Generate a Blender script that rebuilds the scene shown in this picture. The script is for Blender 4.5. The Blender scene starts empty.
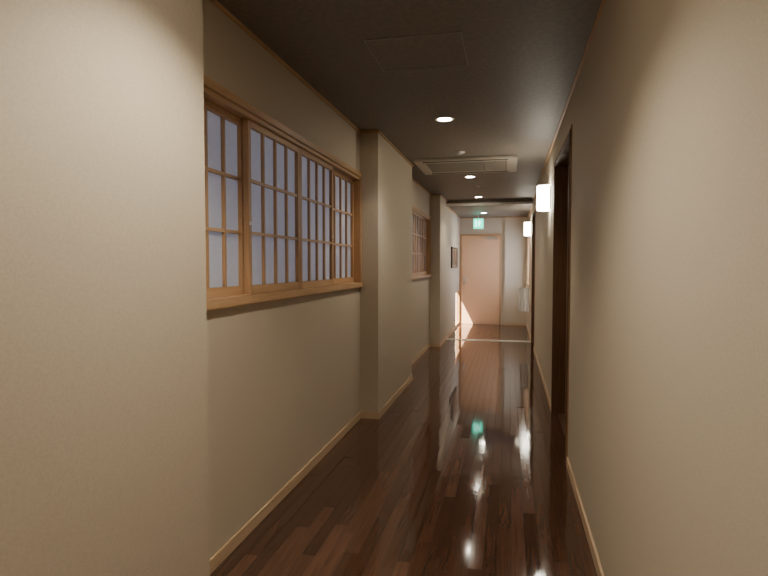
import bpy, bmesh, math, random
from mathutils import Vector, Matrix
random.seed(4)
scene = bpy.context.scene
COL = scene.collection

# ------------------------------------------------------------------ dims
H_CAM = 1.4
XR = 0.414      # right wall face
XP = -1.15      # left pier face
XL = -1.32      # left recessed face
ZC = 2.603      # ceiling
ZC2 = 2.515     # lower ceiling of the end lobby
YB = -3.2       # back wall
YT = 10.42      # threshold
YE = 13.3       # end wall

# ------------------------------------------------------------------ materials
def new_mat(name):
    m = bpy.data.materials.new(name); m.use_nodes = True
    nt = m.node_tree
    return m, nt, nt.nodes["Principled BSDF"]

def simple(name, col, rough=0.5, metal=0.0, emis=None, estr=0.0, nscale=60, nvar=0.06, bump=0.02):
    m, nt, p = new_mat(name)
    tc = nt.nodes.new("ShaderNodeTexCoord")
    n = nt.nodes.new("ShaderNodeTexNoise"); n.inputs["Scale"].default_value = nscale
    nt.links.new(tc.outputs["Object"], n.inputs["Vector"])
    mx = nt.nodes.new("ShaderNodeMixRGB"); mx.blend_type = 'MIX'
    mx.inputs[1].default_value = (*[c*(1-nvar) for c in col], 1)
    mx.inputs[2].default_value = (*[min(1, c*(1+nvar)) for c in col], 1)
    nt.links.new(n.outputs["Fac"], mx.inputs[0])
    nt.links.new(mx.outputs[0], p.inputs["Base Color"])
    p.inputs["Roughness"].default_value = rough
    p.inputs["Metallic"].default_value = metal
    if bump:
        b = nt.nodes.new("ShaderNodeBump"); b.inputs["Strength"].default_value = bump
        b.inputs["Distance"].default_value = 0.002
        nt.links.new(n.outputs["Fac"], b.inputs["Height"]); nt.links.new(b.outputs[0], p.inputs["Normal"])
    if emis:
        p.inputs["Emission Color"].default_value = (*emis, 1)
        p.inputs["Emission Strength"].default_value = estr
    return m

def wallpaper(name, c1, c2, scale=170, dist=0.0025, strength=0.35, rough=0.8):
    m, nt, p = new_mat(name)
    tc = nt.nodes.new("ShaderNodeTexCoord")
    n = nt.nodes.new("ShaderNodeTexNoise"); n.inputs["Scale"].default_value = scale
    n.inputs["Detail"].default_value = 4
    nt.links.new(tc.outputs["Object"], n.inputs["Vector"])
    r = nt.nodes.new("ShaderNodeValToRGB")
    r.color_ramp.elements[0].position = 0.35; r.color_ramp.elements[1].position = 0.65
    r.color_ramp.elements[0].color = (*c1, 1); r.color_ramp.elements[1].color = (*c2, 1)
    nt.links.new(n.outputs["Fac"], r.inputs[0]); nt.links.new(r.outputs[0], p.inputs["Base Color"])
    b = nt.nodes.new("ShaderNodeBump"); b.inputs["Strength"].default_value = strength
    b.inputs["Distance"].default_value = dist
    nt.links.new(n.outputs["Fac"], b.inputs["Height"]); nt.links.new(b.outputs[0], p.inputs["Normal"])
    p.inputs["Roughness"].default_value = rough
    p.inputs["Specular IOR Level"].default_value = 0.3
    return m

def wood(name, c1, c2, axis='Y', rough=0.45, scale=14):
    m, nt, p = new_mat(name)
    tc = nt.nodes.new("ShaderNodeTexCoord"); mp = nt.nodes.new("ShaderNodeMapping")
    s = {'X': (0.06, 1, 1), 'Y': (1, 0.06, 1), 'Z': (1, 1, 0.06)}[axis]
    mp.inputs["Scale"].default_value = [k*scale for k in s]
    n = nt.nodes.new("ShaderNodeTexNoise"); n.inputs["Scale"].default_value = 4
    n.inputs["Detail"].default_value = 8; n.inputs["Distortion"].default_value = 0.6
    nt.links.new(tc.outputs["Object"], mp.inputs[0]); nt.links.new(mp.outputs[0], n.inputs["Vector"])
    r = nt.nodes.new("ShaderNodeValToRGB")
    r.color_ramp.elements[0].position = 0.3; r.color_ramp.elements[1].position = 0.7
    r.color_ramp.elements[0].color = (*c1, 1); r.color_ramp.elements[1].color = (*c2, 1)
    nt.links.new(n.outputs["Fac"], r.inputs[0]); nt.links.new(r.outputs[0], p.inputs["Base Color"])
    p.inputs["Roughness"].default_value = rough
    return m

M_WALL = wallpaper("wallpaper_beige", (0.52, 0.452, 0.345), (0.575, 0.502, 0.385), scale=150, dist=0.0005, strength=0.35, rough=0.65)
M_CEIL = wallpaper("ceiling_taupe", (0.175, 0.156, 0.132), (0.22, 0.197, 0.168), scale=35, dist=0.002, strength=0.5, rough=0.55)
M_TRIM = wood("hinoki_trim", (0.46, 0.28, 0.135), (0.57, 0.37, 0.195), 'Y')
M_TRIMZ = wood("hinoki_trim_vertical", (0.42, 0.24, 0.11), (0.53, 0.325, 0.16), 'Z')
M_BASE = wood("baseboard_wood", (0.53, 0.39, 0.24), (0.64, 0.48, 0.31), 'Y')
M_JAMB = wood("brown_jamb", (0.10, 0.048, 0.022), (0.17, 0.085, 0.04), 'Z')
M_DOORW = wood("brown_door_wood", (0.13, 0.065, 0.03), (0.22, 0.11, 0.055), 'Z')
M_PINK = simple("painted_door", (0.66, 0.42, 0.25), 0.5, nscale=8, nvar=0.02)
M_METAL = simple("brushed_metal", (0.6, 0.58, 0.55), 0.3, 1.0)
M_DARK = simple("dark_slot", (0.02, 0.02, 0.02), 0.6)
M_ACW = simple("ac_panel", (0.50, 0.46, 0.38), 0.5)
M_ACG = simple("ac_grille", (0.30, 0.27, 0.22), 0.6)
M_WHITE = simple("white_plastic", (0.75, 0.73, 0.68), 0.4)
M_HATCH = simple("hatch_edge", (0.36, 0.33, 0.28), 0.5)
M_LAMP = simple("lamp_lens", (1, 0.95, 0.85), 0.4, emis=(1.0, 0.88, 0.70), estr=110)
M_SCON = simple("sconce_diffuser", (1, 0.95, 0.85), 0.4, emis=(1.0, 0.92, 0.78), estr=30)
M_GREEN = simple("exit_green", (0.0, 0.35, 0.22), 0.4, emis=(0.0, 0.62, 0.40), estr=4.5)
M_SIGNW = simple("exit_white", (0.8, 1, 0.9), 0.4, emis=(0.35, 1.0, 0.75), estr=5.0)
M_TOWEL = simple("towel_cotton", (0.92, 0.92, 0.92), 0.95, nscale=400, bump=0.4)
M_FRAME = simple("picture_frame_black", (0.03, 0.02, 0.015), 0.35)
M_THR = simple("threshold_metal", (0.90, 0.86, 0.80), 0.35, 0.0)

def paper_mat():
    m = bpy.data.materials.new("shoji_paper"); m.use_nodes = True
    nt = m.node_tree; nt.nodes.clear()
    o = nt.nodes.new("ShaderNodeOutputMaterial")
    d = nt.nodes.new("ShaderNodeBsdfDiffuse"); t = nt.nodes.new("ShaderNodeBsdfTranslucent")
    tc = nt.nodes.new("ShaderNodeTexCoord"); n = nt.nodes.new("ShaderNodeTexNoise")
    n.inputs["Scale"].default_value = 35; n.inputs["Detail"].default_value = 6
    r = nt.nodes.new("ShaderNodeValToRGB")
    r.color_ramp.elements[0].color = (0.66, 0.66, 0.67, 1); r.color_ramp.elements[1].color = (0.78, 0.78, 0.79, 1)
    nt.links.new(tc.outputs["Object"], n.inputs["Vector"]); nt.links.new(n.outputs["Fac"], r.inputs[0])
    nt.links.new(r.outputs[0], d.inputs[0]); nt.links.new(r.outputs[0], t.inputs[0])
    mx = nt.nodes.new("ShaderNodeMixShader"); mx.inputs[0].default_value = 0.5
    nt.links.new(d.outputs[0], mx.inputs[1]); nt.links.new(t.outputs[0], mx.inputs[2])
    nt.links.new(mx.outputs[0], o.inputs[0])
    return m
M_PAPER = paper_mat()

def glass_mat():
    m = bpy.data.materials.new("clear_glass"); m.use_nodes = True
    nt = m.node_tree; nt.nodes.clear()
    o = nt.nodes.new("ShaderNodeOutputMaterial")
    a = nt.nodes.new("ShaderNodeBsdfTransparent"); g = nt.nodes.new("ShaderNodeBsdfGlossy")
    g.inputs["Roughness"].default_value = 0.02
    mx = nt.nodes.new("ShaderNodeMixShader"); mx.inputs[0].default_value = 0.06
    nt.links.new(a.outputs[0], mx.inputs[1]); nt.links.new(g.outputs[0], mx.inputs[2]); nt.links.new(mx.outputs[0], o.inputs[0])
    return m
M_GLASS = glass_mat()

PLANK = 0.066
def floor_mat():
    m, nt, p = new_mat("varnished_plank_floor")
    L = nt.links.new
    N = nt.nodes.new
    tc = N("ShaderNodeTexCoord")
    at = N("ShaderNodeAttribute"); at.attribute_name = "board"      # per-board random value stored on the mesh
    mp = N("ShaderNodeMapping"); mp.inputs["Scale"].default_value = (70, 3.5, 1)
    off = N("ShaderNodeVectorMath"); off.operation = 'ADD'
    sc = N("ShaderNodeVectorMath"); sc.operation = 'SCALE'; sc.inputs["Scale"].default_value = 37.0
    L(at.outputs["Color"], sc.inputs[0]); L(tc.outputs["Object"], off.inputs[0]); L(sc.outputs[0], off.inputs[1])
    L(off.outputs[0], mp.inputs[0])
    n = N("ShaderNodeTexNoise"); n.inputs["Scale"].default_value = 1.0; n.inputs["Detail"].default_value = 8
    n.inputs["Distortion"].default_value = 0.8
    L(mp.outputs[0], n.inputs["Vector"])
    r = N("ShaderNodeValToRGB")
    r.color_ramp.elements[0].position = 0.32; r.color_ramp.elements[1].position = 0.7
    r.color_ramp.elements[0].color = (0.75, 0.73, 0.71, 1); r.color_ramp.elements[1].color = (1.12, 1.10, 1.08, 1)
    L(n.outputs["Fac"], r.inputs[0])
    base = N("ShaderNodeValToRGB")
    base.color_ramp.elements[0].color = (0.072, 0.034, 0.020, 1); base.color_ramp.elements[1].color = (0.142, 0.070, 0.042, 1)
    L(at.outputs["Fac"], base.inputs[0])
    mx = N("ShaderNodeMixRGB"); mx.blend_type = 'MULTIPLY'; mx.inputs[0].default_value = 1
    L(base.outputs[0], mx.inputs[1]); L(r.outputs[0], mx.inputs[2]); L(mx.outputs[0], p.inputs["Base Color"])
    mp2 = N("ShaderNodeMapping"); mp2.inputs["Scale"].default_value = (20, 4.0, 1)
    L(off.outputs[0], mp2.inputs[0])
    n2 = N("ShaderNodeTexNoise"); n2.inputs["Scale"].default_value = 1.0; n2.inputs["Detail"].default_value = 2
    L(mp2.outputs[0], n2.inputs["Vector"])
    bp2 = N("ShaderNodeBump"); bp2.inputs["Strength"].default_value = 0.3; bp2.inputs["Distance"].default_value = 0.0007
    L(n2.outputs["Fac"], bp2.inputs["Height"])
    bp3 = N("ShaderNodeBump"); bp3.inputs["Strength"].default_value = 0.2; bp3.inputs["Distance"].default_value = 0.0002
    L(n.outputs["Fac"], bp3.inputs["Height"]); L(bp2.outputs[0], bp3.inputs["Normal"])
    L(bp3.outputs[0], p.inputs["Normal"])
    mr = N("ShaderNodeMapRange"); mr.inputs["To Min"].default_value = 0.05; mr.inputs["To Max"].default_value = 0.12
    L(at.outputs["Fac"], mr.inputs["Value"]); L(mr.outputs[0], p.inputs["Roughness"])
    p.inputs["IOR"].default_value = 1.52
    return m
M_FLOOR = floor_mat()
M_GAP = simple("floor_gap", (0.012, 0.007, 0.005), 0.8)

# ------------------------------------------------------------------ mesh builder
class MB:
    def __init__(s): s.bm = bmesh.new(); s.mats = []
    def mi(s, m):
        if m not in s.mats: s.mats.append(m)
        return s.mats.index(m)
    def box(s, x0, x1, y0, y1, z0, z1, m, bev=0.0):
        i = s.mi(m)
        vs = [s.bm.verts.new((x, y, z)) for x in (x0, x1) for y in (y0, y1) for z in (z0, z1)]
        fs = []
        for q in ((0,1,3,2),(4,6,7,5),(0,4,5,1),(2,3,7,6),(0,2,6,4),(1,5,7,3)):
            f = s.bm.faces.new([vs[k] for k in q]); f.material_index = i; fs.append(f)
        if bev:
            es = list({e for f in fs for e in f.edges})
            bmesh.ops.bevel(s.bm, geom=es, offset=bev, segments=2, affect='EDGES', clamp_overlap=True)
        return s
    def rev(s, c, prof, m, axis='Z', seg=32, a0=0.0, a1=2*math.pi):
        """revolve a (r, h) profile about an axis through c"""
        i = s.mi(m); full = abs(a1-a0-2*math.pi) < 1e-6
        n = seg if full else seg+1
        rings = []
        for k in range(n):
            a = a0+(a1-a0)*k/seg
            ring = []
            for r, h in prof:
                u, v = r*math.cos(a), r*math.sin(a)
                p = {'Z': (u, v, h), 'X': (h, u, v), 'Y': (u, h, v)}[axis]
                ring.append(s.bm.verts.new((c[0]+p[0], c[1]+p[1], c[2]+p[2])))
            rings.append(ring)
        for k in range(seg):
            A, B = rings[k], rings[(k+1) % n]
            for j in range(len(prof)-1):
                f = s.bm.faces.new((A[j], B[j], B[j+1], A[j+1])); f.material_index = i; f.smooth = True
        return s
    def obj(s, name, parent=None):
        bmesh.ops.remove_doubles(s.bm, verts=s.bm.verts, dist=1e-6)
        bmesh.ops.recalc_face_normals(s.bm, faces=s.bm.faces)
        me = bpy.data.meshes.new(name); s.bm.to_mesh(me); s.bm.free()
        for m in s.mats: me.materials.append(m)
        o = bpy.data.objects.new(name, me); COL.objects.link(o)
        if parent: o.parent = parent
        return o

def empty(name, loc=(0, 0, 0)):
    e = bpy.data.objects.new(name, None); COL.objects.link(e); e.location = loc; e.empty_display_size = 0.1
    return e

def light(name, typ, loc, energy, col, parent=None, rot=(0, 0, 0), **kw):
    l = bpy.data.lights.new(name, typ); l.energy = energy; l.color = col
    for k, v in kw.items(): setattr(l, k, v)
    o = bpy.data.objects.new(name, l); COL.objects.link(o); o.location = loc; o.rotation_euler = rot
    if parent: o.parent = parent
    return o

# ------------------------------------------------------------------ shell
WZ0, WZ1 = 1.20, 2.228
R1 = (1.955, 4.87); R2 = (6.65, 9.45)
# floor: real boards, each its own slightly tilted strip with fine V-grooves, over a solid slab
def build_floor():
    bm = bmesh.new(); lay = bm.loops.layers.color.new("board")
    x = -1.56; g = 0.0009
    def quad(co, val, mi):
        f = bm.faces.new([bm.verts.new(c) for c in co]); f.material_index = mi
        for l in f.loops: l[lay] = (val, val, val, 1)
    while x < 0.70:
        y = YB-0.1-random.random()*1.2
        while y < YE+0.05:
            ln = random.choice((0.75, 0.9, 0.9, 1.2, 1.5))
            ya, yb = max(y, YB-0.1), min(y+ln, YE+0.1)
            if yb > ya+0.01:
                val = random.random()
                tx = max(-1, min(1, random.gauss(0, 0.5)))*0.0050*PLANK; ty = max(-1, min(1, random.gauss(0, 0.5)))*0.0013*ln
                h = [-abs(tx)-abs(ty)+a*tx+b_*ty for a, b_ in ((-1, -1), (1, -1), (1, 1), (-1, 1))]
                P = [(x+g, ya+g), (x+PLANK-g, ya+g), (x+PLANK-g, yb-g), (x+g, yb-g)]
                quad([(P[k][0], P[k][1], h[k]) for k in range(4)], val, 0)
            y += ln
        x += PLANK
    # slab box
    x0, x1, y0, y1, z0, z1 = -1.6, 0.75, YB-0.12, YE+0.12, -0.1, -0.007
    c = [(a, b_, d) for a in (x0, x1) for b_ in (y0, y1) for d in (z0, z1)]
    for q in ((0,1,3,2),(4,6,7,5),(0,4,5,1),(2,3,7,6),(0,2,6,4),(1,5,7,3)):
        quad([c[k] for k in q], 0, 1)
    me = bpy.data.meshes.new("floor"); bm.to_mesh(me); bm.free()
    me.materials.append(M_FLOOR); me.materials.append(M_GAP)
    COL.objects.link(bpy.data.objects.new("floor", me))
build_floor()
# ceiling (with unseen overhang added past the left side to block sun) and lower lobby ceiling
b = MB()
b.box(-2.9, 0.75, YB-0.1, YT+0.02, ZC, ZC+0.12, M_CEIL)
b.box(-1.3, 0.75, YT+0.02, YE+0.1, ZC2, ZC+0.12, M_CEIL)
b.obj("ceiling")
# left wall
WB = -0.007
b = MB()
b.box(-1.55, XP, YB-0.1, R1[0], WB, ZC, M_WALL)
for r in (R1, R2):
    b.box(-1.45, XL, r[0], r[1], WB, WZ0, M_WALL)
    b.box(-1.45, XL, r[0], r[1], WZ1, ZC, M_WALL)
b.box(-1.55, XP, R1[1], R2[0], WB, ZC, M_WALL)
b.box(-1.55, XP, R2[1], YT+0.02, WB, ZC, M_WALL)
LW = (12.25, 13.24, 0.04, 0.80)   # low opening added to admit the sun patch by the end door
b.box(-1.21, XP, YT+0.02, LW[0], WB, ZC2, M_WALL)
b.box(-1.21, XP, LW[0], LW[1], LW[3], ZC2, M_WALL)
b.box(-1.21, XP, LW[0], LW[1], WB, LW[2], M_WALL)
b.box(-1.21, XP, LW[1], YE, WB, ZC2, M_WALL)
b.obj("wall_left")
# right wall with two door recesses and added lobby window
D1 = (4.05, 5.42, 2.34); D2 = (9.4, 10.35, 2.30)
RW = (11.75, 13.0, 0.95, 2.05)
b = MB()
b.box(XR, 0.62, YB-0.1, D1[0], WB, ZC, M_WALL)
b.box(XR, 0.62, D1[0], D1[1], D1[2], ZC, M_WALL)
b.box(XR, 0.62, D1[1], D2[0], WB, ZC, M_WALL)
b.box(XR, 0.62, D2[0], D2[1], D2[2], ZC, M_WALL)
b.box(XR, 0.62, D2[1], YT+0.02, WB, ZC, M_WALL)
b.box(XR, 0.55, YT+0.02, RW[0], WB, ZC2, M_WALL)
b.box(XR, 0.55, RW[0], RW[1], WB, RW[2], M_WALL)
b.box(XR, 0.55, RW[0], RW[1], RW[3], ZC2, M_WALL)
b.box(XR, 0.55, RW[1], YE, WB, ZC2, M_WALL)
b.obj("wall_right")
b = MB()
b.box(-1.3, 0.7, YE, YE+0.1, WB, ZC2, M_WALL)
b.box(-0.10, XR, YE-0.07, YE, WB, ZC2, M_WALL)
b.obj("wall_end")
MB().box(-1.6, 0.7, YB-0.12, YB, WB, ZC, M_WALL).obj("wall_back")

# baseboards
BH, BT, B0 = 0.062, 0.012, -0.004
b = MB()
b.box(XP, XP+BT, YB, R1[0]+BT, B0, BH, M_BASE, 0.002)
b.box(XL, XL+BT, R1[0], R1[1], B0, BH, M_BASE, 0.002)
b.box(XL+BT, XP+BT, R1[1]-BT, R1[1], B0, BH, M_BASE, 0.002)
b.box(XP, XP+BT, R1[1], R2[0]+BT, B0, BH, M_BASE, 0.002)
b.box(XL, XL+BT, R2[0], R2[1], B0, BH, M_BASE, 0.002)
b.box(XL+BT, XP+BT, R2[1]-BT, R2[1], B0, BH, M_BASE, 0.002)
b.box(XP, XP+BT, R2[1], LW[0]-0.03, B0, BH, M_BASE, 0.002)
b.obj("baseboard_left")
b = MB()
b.box(XR-BT, XR, YB, D1[0]-0.035, B0, BH, M_BASE, 0.002)
b.box(XR-BT, XR, D1[1]+0.035, D2[0]-0.035, B0, BH, M_BASE, 0.002)
b.box(XR-BT, XR, D2[1]+0.035, YE-0.07, B0, BH, M_BASE, 0.002)
b.obj("baseboard_right")
b = MB()
b.box(-0.10-BT, XR-BT, YE-0.07-BT, YE-0.07, B0, BH, M_BASE, 0.002)
b.box(-0.15, -0.10, YE-BT, YE, B0, BH, M_BASE, 0.002)
b.obj("baseboard_end")
# ceiling trims
CT, CH = 0.014, 0.022
def crown(name, segs, z):
    b = MB()
    for s in segs: b.box(*s, z-CH, z, M_TRIM, 0.002)
    b.obj(name)
crown("trim_1", [(XP, XP+CT, YB, R1[0]+CT), (XL, XL+CT, R1[0], R1[1]), (XL+CT, XP+CT, R1[1]-CT, R1[1]),
                 (XP, XP+CT, R1[1], R2[0]+CT), (XL, XL+CT, R2[0], R2[1]), (XL+CT, XP+CT, R2[1]-CT, R2[1]), (XP, XP+CT, R2[1], YT)], ZC)
crown("trim_2", [(XR-CT, XR, YB, YT)], ZC)
crown("trim_3", [(XP, XP+CT, YT+0.05, YE), (XR-CT, XR, YT+0.05, YE-0.07), (XP+CT, -0.1, YE-CT, YE), (-0.1, XR-CT, YE-0.07-CT, YE-0.07)], ZC2)
# header board at the ceiling step
b = MB()
b.box(XP, XR, YT-0.015, YT+0.02, ZC2-0.014, ZC2+0.030, M_WHITE, 0.002)
b.box(XP, XR, YT-0.004, YT+0.02, ZC2+0.030, ZC, M_CEIL)
b.obj("trim_4")
MB().box(XP+BT, XR-BT, YT-0.06, YT+0.09, -0.004, 0.006, M_THR, 0.002).obj("door_threshold")

# ------------------------------------------------------------------ shoji windows
def shoji(name, y0, y1, power):
    e = empty(name, (XL, (y0+y1)/2, (WZ0+WZ1)/2))
    inv = Matrix.Translation(-Vector(e.location))
    def fin(b, n):
        o = b.obj(n, e); o.matrix_parent_inverse = inv; return o
    b = MB()
    b.box(XL-0.13, XL+0.028, y0, y1, WZ0, WZ0+0.046, M_TRIM, 0.003)          # sill
    b.box(XL-0.13, XL+0.018, y0, y1, WZ1-0.042, WZ1, M_TRIM, 0.003)          # head
    b.box(XL-0.11, XL+0.006, y0, y1, WZ1-0.066, WZ1-0.042, M_TRIM, 0.002)    # track
    b.box(XL-0.13, XL+0.014, y0, y0+0.03, WZ0+0.046, WZ1-0.042, M_TRIMZ, 0.002)
    b.box(XL-0.13, XL+0.014, y1-0.03, y1, WZ0+0.046, WZ1-0.042, M_TRIMZ, 0.002)
    fin(b, "frame")
    a0, a1 = y0+0.03, y1-0.03
    w = (a1-a0+3*0.03)/4
    z0, z1 = WZ0+0.046, WZ1-0.066
    for k in range(4):
        p0 = a0+k*(w-0.03); p1 = p0+w
        xf = XL-0.012 if k in (1, 2) else XL-0.048
        if k == 2: p0 += 0.031
        xb = xf-0.030
        b = MB()
        st = 0.036
        b.box(xb, xf, p0, p0+st, z0, z1, M_TRIMZ, 0.002); b.box(xb, xf, p1-st, p1, z0, z1, M_TRIMZ, 0.002)
        b.box(xb, xf, p0+st, p1-st, z1-0.036, z1, M_TRIM, 0.002); b.box(xb, xf, p0+st, p1-st, z0, z0+0.045, M_TRIM, 0.002)
        q0, q1, r0, r1 = p0+st, p1-st, z0+0.045, z1-0.036
        for j in (1, 2, 3):
            y = q0+(q1-q0)*j/4; b.box(xb+0.010, xf-0.004, y-0.0085, y+0.0085, r0, r1, M_TRIMZ)
        for j in (1, 2):
            z = r0+(r1-r0)*j/3; b.box(xb+0.009, xf-0.005, q0, q1, z-0.0085, z+0.0085, M_TRIM)
        fin(b, "sash_%d" % (k+1))
        b = MB(); b.box(xb+0.006, xb+0.008, q0-0.005, q1+0.005, r0-0.005, r1+0.005, M_PAPER)
        fin(b, "paper_%d" % (k+1))
        if k in (1, 2):
            yy = p0+0.017 if k == 1 else p1-0.017
            b = MB(); b.rev((xf, yy, 1.62), [(0.0, 0.001), (0.008, 0.001), (0.011, 0.002), (0.011, -0.001)], M_METAL, 'X', 20)
            fin(b, "finger_pull_%d" % k)
    l = light("daylight", 'AREA', (XL-0.62, (y0+y1)/2, 1.80), power, (0.74, 0.77, 1.0), e, rot=(0, math.radians(-90), 0),
              shape='RECTANGLE', size=1.3, size_y=(y1-y0))
    l.matrix_parent_inverse = inv
    return e
shoji("window_1", R1[0], R1[1], 9.5)
shoji("window_2", R2[0], R2[1], 6)

# lobby windows, added for cool wall light and the sun patch
e = empty("added_window_right", (XR, 12.4, 1.5)); inv = Matrix.Translation(-Vector(e.location))
b = MB()
y0, y1, z0, z1 = RW
b.box(XR-0.01, 0.55, y0, y0+0.035, z0, z1, M_TRIMZ, .002); b.box(XR-0.01, 0.55, y1-0.035, y1, z0, z1, M_TRIMZ, .002)
b.box(XR-0.01, 0.55, y0+.035, y1-.035, z0, z0+0.035, M_TRIM, .002); b.box(XR-0.01, 0.55, y0+.035, y1-.035, z1-0.035, z1, M_TRIM, .002)
b.box(0.47, 0.50, (y0+y1)/2-0.02, (y0+y1)/2+0.02, z0+.035, z1-.035, M_METAL, .002)
b.box(0.482, 0.487, y0+.035, y1-.035, z0+.035, z1-.035, M_GLASS)
b.obj("window_frame", e).matrix_parent_inverse = inv
light("daylight", 'AREA', (0.70, (y0+y1)/2, (z0+z1)/2), 36, (0.76, 0.81, 1.0), e, rot=(0, math.radians(90), 0),
      shape='RECTANGLE', size=1.1, size_y=1.25).matrix_parent_inverse = inv  # area lamp added to brighten the lobby's left wall
e = empty("added_window_low", (XP, 12.7, 0.4)); inv = Matrix.Translation(-Vector(e.location))  # added low window, shaped to cast the sun wedge at the door
b = MB(); y0, y1, z0, z1 = LW
b.box(-1.215, XP+0.006, y0, y0+0.02, z0, z1, M_TRIMZ); b.box(-1.215, XP+0.006, y1-0.015, y1, z0, z1, M_TRIMZ)
b.box(-1.215, XP+0.006, y0+.02, y1-.015, z0, z0+0.015, M_TRIM); b.box(-1.215, XP+0.006, y0+.02, y1-.015, z1-0.015, z1, M_TRIM)
b.box(-1.19, -1.186, y0+.02, y1-.015, z0+.015, z1-.015, M_GLASS)
b.obj("window_frame", e).matrix_parent_inverse = inv

# ------------------------------------------------------------------ doors
# end door
e = empty("door_1", (-0.66, YE, 0)); inv = Matrix.Translation(-Vector(e.location))
dx0, dx1, dz = -1.10, -0.22, 2.09
b = MB()
b.box(dx0-0.035, dx0, YE-0.03, YE, -0.004, dz+0.035, M_TRIMZ, .003); b.box(dx1, dx1+0.035, YE-0.03, YE, -0.004, dz+0.035, M_TRIMZ, .003)
b.box(dx0, dx1, YE-0.03, YE, dz, dz+0.035, M_TRIMZ, .003)
b.obj("door_frame", e).matrix_parent_inverse = inv
b = MB(); b.box(dx0+0.004, dx1-0.004, YE-0.022, YE, 0.004, dz-0.004, M_PINK, .002)
b.obj("leaf", e).matrix_parent_inverse = inv
b = MB()
b.box(dx0+0.04, dx0+0.085, YE-0.028, YE-0.022, 0.93, 1.13, M_METAL, .002)
b.rev((dx0+0.062, YE-0.028, 1.05), [(0.0, -0.05), (0.011, -0.05), (0.011, 0.0)], M_METAL, 'Y', 16)
b.box(dx0+0.05, dx0+0.19, YE-0.082, YE-0.066, 1.04, 1.06, M_METAL, .006)
b.rev((dx0+0.062, YE-0.03, 0.97), [(0.0, -0.006), (0.012, -0.006), (0.014, 0.0)], M_DARK, 'Y', 16)
b.obj("lever_handle", e).matrix_parent_inverse = inv
b = MB()
b.box(dx1-0.30, dx1-0.06, YE-0.075, YE-0.022, dz-0.085, dz-0.03, M_METAL, .006)
b.box(dx1-0.20, dx1-0.18, YE-0.20, YE-0.05, dz-0.03, dz-0.018, M_METAL, .002)
b.box(dx1-0.40, dx1-0.18, YE-0.20, YE-0.185, dz-0.03, dz-0.018, M_METAL, .002)
b.obj("door_closer", e).matrix_parent_inverse = inv

def side_door(name, D, twoleaf):
    y0, y1, z1 = D
    e = empty(name, (XR, (y0+y1)/2, 0)); inv = Matrix.Translation(-Vector(e.location))
    b = MB(); f = 0.028
    for a in (y0, y1-f): b.box(XR-0.014, 0.60, a, a+f, -0.004, z1, M_JAMB, .003)
    b.box(XR-0.014, 0.60, y0+f, y1-f, z1-f, z1, M_JAMB, .003)
    # light-coloured casing on the wall face
    b.box(XR-0.008, XR+0.002, y0-0.022, y0, -0.004, z1+0.022, M_TRIMZ, .002)
    b.box(XR-0.008, XR+0.002, y1, y1+0.022, -0.004, z1+0.022, M_TRIMZ, .002)
    b.box(XR-0.008, XR+0.002, y0, y1, z1, z1+0.022, M_TRIM, .002)
    b.box(0.46, 0.60, y0+f, y1-f, -0.004, 0.008, M_JAMB, .002)
    b.obj("door_frame", e).matrix_parent_inverse = inv
    b = MB(); n = 2 if twoleaf else 1; a0, a1 = y0+f, y1-f; w = (a1-a0)/n
    for k in range(n):
        p0, p1 = a0+k*w, a0+(k+1)*w; x0 = 0.555 - 0.035*(k % 2); x1 = x0+0.032
        b.box(x0, x1, p0, p0+0.09, 0.01, z1-f, M_DOORW, .003); b.box(x0, x1, p1-0.09, p1, 0.01, z1-f, M_DOORW, .003)
        for za, zb in ((0.01, 0.16), (0.98, 1.08), (z1-f-0.11, z1-f)): b.box(x0, x1, p0+.09, p1-.09, za, zb, M_DOORW, .003)
        b.box(x0+0.010, x1-0.008, p0+.09, p1-.09, 0.16, z1-f-0.11, M_DOORW)
        b.box(x0-0.004, x0, p0+0.035, p0+0.06, 0.92, 1.08, M_METAL, .002)
    b.obj("leaf", e).matrix_parent_inverse = inv
side_door("door_2", D1, True)
side_door("door_3", D2, False)

# ------------------------------------------------------------------ ceiling fixtures
def downlight(x, y, z, power, ang=128):
    e = empty("recessed_downlight", (x, y, z))
    b = MB()
    b.rev((0, 0, 0), [(0.080, 0.0), (0.079, -0.004), (0.066, -0.006), (0.058, -0.002), (0.056, 0.0)], M_WHITE, 'Z', 40)
    b.obj("trim_ring", e)
    b = MB(); b.rev((0, 0, 0), [(0.0, -0.004), (0.040, -0.004), (0.056, -0.002)], M_LAMP, 'Z', 32)
    b.obj("lens", e)
    light("lamp", 'SPOT', (0, 0, -0.015), power, (1.0, 0.88, 0.72), e, spot_size=math.radians(ang), spot_blend=0.6, shadow_soft_size=0.04)
downlight(-0.53, -1.5, ZC, 95)
downlight(-0.53, 1.57, ZC, 128, 126)
downlight(-0.53, 4.63, ZC, 50, 120)
downlight(-0.53, 7.70, ZC, 48, 120)
downlight(-0.54, 10.0, ZC, 50)
downlight(-0.54, 12.1, ZC2, 40)

# access hatch
b = MB(); hx0, hx1, hy0, hy1 = -0.77, -0.25, 2.93, 3.41
b.box(hx0+.006, hx1-.006, hy0+.006, hy1-.006, ZC-0.002, ZC, M_CEIL)
for s in ((hx0, hx0+.005, hy0, hy1), (hx1-.005, hx1, hy0, hy1), (hx0+.005, hx1-.005, hy0, hy0+.005), (hx0+.005, hx1-.005, hy1-.005, hy1)):
    b.box(*s, ZC-0.004, ZC, M_HATCH)
b.obj("ceiling_access_hatch")

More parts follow.
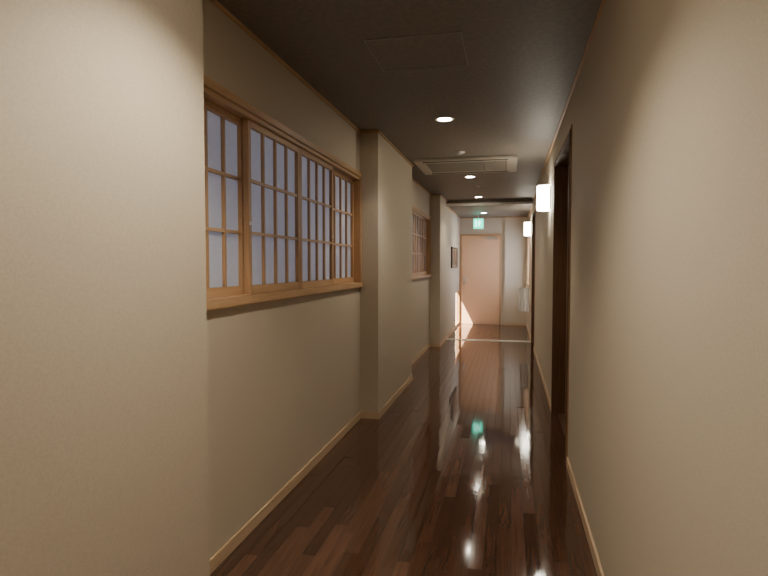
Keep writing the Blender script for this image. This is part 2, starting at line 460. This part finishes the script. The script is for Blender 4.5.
# AC cassette
e = empty("ceiling_air_conditioner", (-0.5, 6.8, ZC)); inv = Matrix.Translation(-Vector(e.location))
ax0, ax1, ay0, ay1 = -1.08, 0.08, 6.30, 7.25
b = MB(); zb = ZC-0.028
b.box(ax0, ax1, ay0, ay0+0.16, zb, ZC, M_ACW, .006); b.box(ax0, ax1, ay1-0.16, ay1, zb, ZC, M_ACW, .006)
b.box(ax0, ax0+0.12, ay0+.16, ay1-.16, zb, ZC, M_ACW, .006); b.box(ax1-0.12, ax1, ay0+.16, ay1-.16, zb, ZC, M_ACW, .006)
b.box(ax0+.12, ax1-.12, ay0+.16, ay1-.16, zb+0.014, ZC, M_DARK)
b.obj("panel", e).matrix_parent_inverse = inv
b = MB()
n = 16
for k in range(n):
    y = ay0+.18+(ay1-ay0-.36)*k/(n-1); b.box(ax0+.12, ax1-.12, y-0.008, y+0.008, zb+0.002, zb+0.012, M_ACG)
for k in (1, 2):
    x = ax0+(ax1-ax0)*k/3; b.box(x-0.006, x+0.006, ay0+.16, ay1-.16, zb+0.002, zb+0.01, M_ACG)
b.obj("intake_grille", e).matrix_parent_inverse = inv
b = MB()
for a in (ay0+0.045, ay1-0.105):
    b.box(ax0+.10, ax1-.10, a, a+0.06, zb-0.002, zb+0.001, M_DARK)
    b.box(ax0+.11, ax1-.11, a+0.012, a+0.046, zb-0.008, zb-0.003, M_ACW, .002)
b.obj("air_louver", e).matrix_parent_inverse = inv

def disc(name, x, y, z, r, h):
    b = MB(); b.rev((x, y, z), [(r, 0), (r*.97, -h*.4), (r*.6, -h*.6), (r*.5, -h), (0, -h)], M_WHITE, 'Z', 32); return b.obj(name)
disc("smoke_detector", -0.525, 6.0, ZC, 0.055, 0.022)
disc("smoke_detector", -0.46, 8.6, ZC, 0.05, 0.022)

# exit sign
e = empty("exit_sign", (-0.68, 12.7, 2.33)); 
b = MB()
b.box(-0.115, 0.115, -0.02, 0.02, -0.115, 0.115, M_WHITE, .004)
b.box(-0.01, 0.01, -0.01, 0.01, 0.115, ZC2-2.33, M_WHITE)
b.obj("housing", e)
b = MB(); b.box(-0.108, 0.108, -0.0225, -0.0205, -0.108, 0.108, M_GREEN); b.obj("green_face", e)
b = MB()
y0, y1 = -0.0245, -0.023
b.box(-0.070, -0.035, y0, y1, -0.07, 0.07, M_SIGNW)
b.rev((0.025, y0, 0.055), [(0, 0), (0.015, 0), (0.015, 0.001)], M_SIGNW, 'Y', 16)
b.box(0.0, 0.030, y0, y1, -0.02, 0.035, M_SIGNW); b.box(0.030, 0.065, y0, y1, 0.01, 0.022, M_SIGNW)
b.box(0.022, 0.034, y0, y1, -0.08, -0.02, M_SIGNW); b.box(-0.012, 0.008, y0, y1, -0.055, -0.02, M_SIGNW)
b.obj("running_figure", e)

# ------------------------------------------------------------------ wall fixtures
def sconce(y, power):
    e = empty("wall_sconce", (XR, y, 2.10))
    b = MB(); b.box(-0.012, 0, -0.085, 0.085, -0.12, 0.12, M_WHITE, .003); b.obj("back_plate", e)
    b = MB(); r = 0.125; h = 0.13
    b.rev((-0.012, 0, 0), [(0, -h), (r-0.01, -h), (r, -h+0.008), (r, h-0.008), (r-0.01, h), (0, h)], M_SCON, 'Z', 28, math.pi/2, 3*math.pi/2)
    o = b.obj("diffuser", e); o.scale = (1, 0.64, 1)
    light("lamp", 'POINT', (-0.20, 0, 0), power, (1.0, 0.84, 0.64), e, shadow_soft_size=0.08)
sconce(6.08, 1.0)
sconce(11.2, 1.0)

# picture
e = empty("picture_frame", (XP, 11.85, 1.555))
b = MB(); w, h = 0.58, 0.215; t = 0.03
b.box(0, 0.03, -w, -w+t, -h, h, M_FRAME, .003); b.box(0, 0.03, w-t, w, -h, h, M_FRAME, .003)
b.box(0, 0.03, -w+t, w-t, -h, -h+t, M_FRAME, .003); b.box(0, 0.03, -w+t, w-t, h-t, h, M_FRAME, .003)
b.obj("frame", e)
m, nt, p = new_mat("ink_painting")
n = nt.nodes.new("ShaderNodeTexNoise"); n.inputs["Scale"].default_value = 4; n.inputs["Detail"].default_value = 6
r = nt.nodes.new("ShaderNodeValToRGB"); r.color_ramp.elements[0].position = .42; r.color_ramp.elements[1].position = .58
r.color_ramp.elements[0].color = (0.05, 0.035, 0.025, 1); r.color_ramp.elements[1].color = (0.28, 0.17, 0.09, 1)
tc = nt.nodes.new("ShaderNodeTexCoord"); nt.links.new(tc.outputs["Object"], n.inputs["Vector"])
nt.links.new(n.outputs["Fac"], r.inputs[0]); nt.links.new(r.outputs[0], p.inputs["Base Color"])
b = MB(); b.box(0, 0.012, -w+t, w-t, -h+t, h-t, simple("picture_mat", (0.45, 0.33, 0.2), .7))
b.box(0.012, 0.014, -w+.08, w-.08, -h+.06, h-.06, m); b.obj("artwork", e)

# towel over a bar that projects from the wall
e = empty("towel_rail", (XR, 10.95, 0.95))
b = MB()
b.rev((0, 0, 0), [(0, -0.235), (0.009, -0.235), (0.009, -0.008), (0.03, -0.008), (0.03, 0)], M_METAL, 'X', 20)
b.obj("rail", e)
i_n, j_n = 40, 30
bm = bmesh.new(); grid = []
for i in range(i_n+1):
    row = []; s = -0.46+0.86*i/i_n
    for j in range(j_n+1):
        x = -0.22+0.18*j/j_n
        d = min(1, abs(s)/0.15)
        fold = 0.004*math.sin(j*0.7+0.5*math.sin(s*9))*d
        if abs(s) < 0.02: y, z = s*0.8, 0.013
        else: y, z = math.copysign(0.016+0.05*min(1, abs(s)/.4), s), 0.013-abs(s)
        row.append(bm.verts.new((x, y+fold, z)))
    grid.append(row)
for i in range(i_n):
    for j in range(j_n):
        f = bm.faces.new((grid[i][j], grid[i+1][j], grid[i+1][j+1], grid[i][j+1])); f.smooth = True
me = bpy.data.meshes.new("hand_towel"); bm.to_mesh(me); bm.free(); me.materials.append(M_TOWEL)
o = bpy.data.objects.new("hand_towel", me); COL.objects.link(o); o.parent = e
sm = o.modifiers.new("thick", 'SOLIDIFY'); sm.thickness = 0.004

# ------------------------------------------------------------------ sun + world
d = Vector((1.0, 1.0, -2.0)).normalized()
s = light("sun", 'SUN', (-4, 10, 6), 75, (1.0, 0.84, 0.70)); s.data.angle = math.radians(0.6)
s.rotation_euler = d.to_track_quat('-Z', 'Y').to_euler()
w = bpy.data.worlds.new("World"); scene.world = w; w.use_nodes = True
bg = w.node_tree.nodes["Background"]; bg.inputs[0].default_value = (0.62, 0.72, 1.0, 1); bg.inputs[1].default_value = 0.6

# ------------------------------------------------------------------ camera
cd = bpy.data.cameras.new("camera"); cam = bpy.data.objects.new("camera", cd); COL.objects.link(cam)
cd.sensor_width = 36; cd.lens = 36*555/768; cd.clip_start = 0.05
cam.location = (0, 0, H_CAM); cam.rotation_euler = (math.radians(90-2.37), 0, math.radians(12.69))
scene.camera = cam
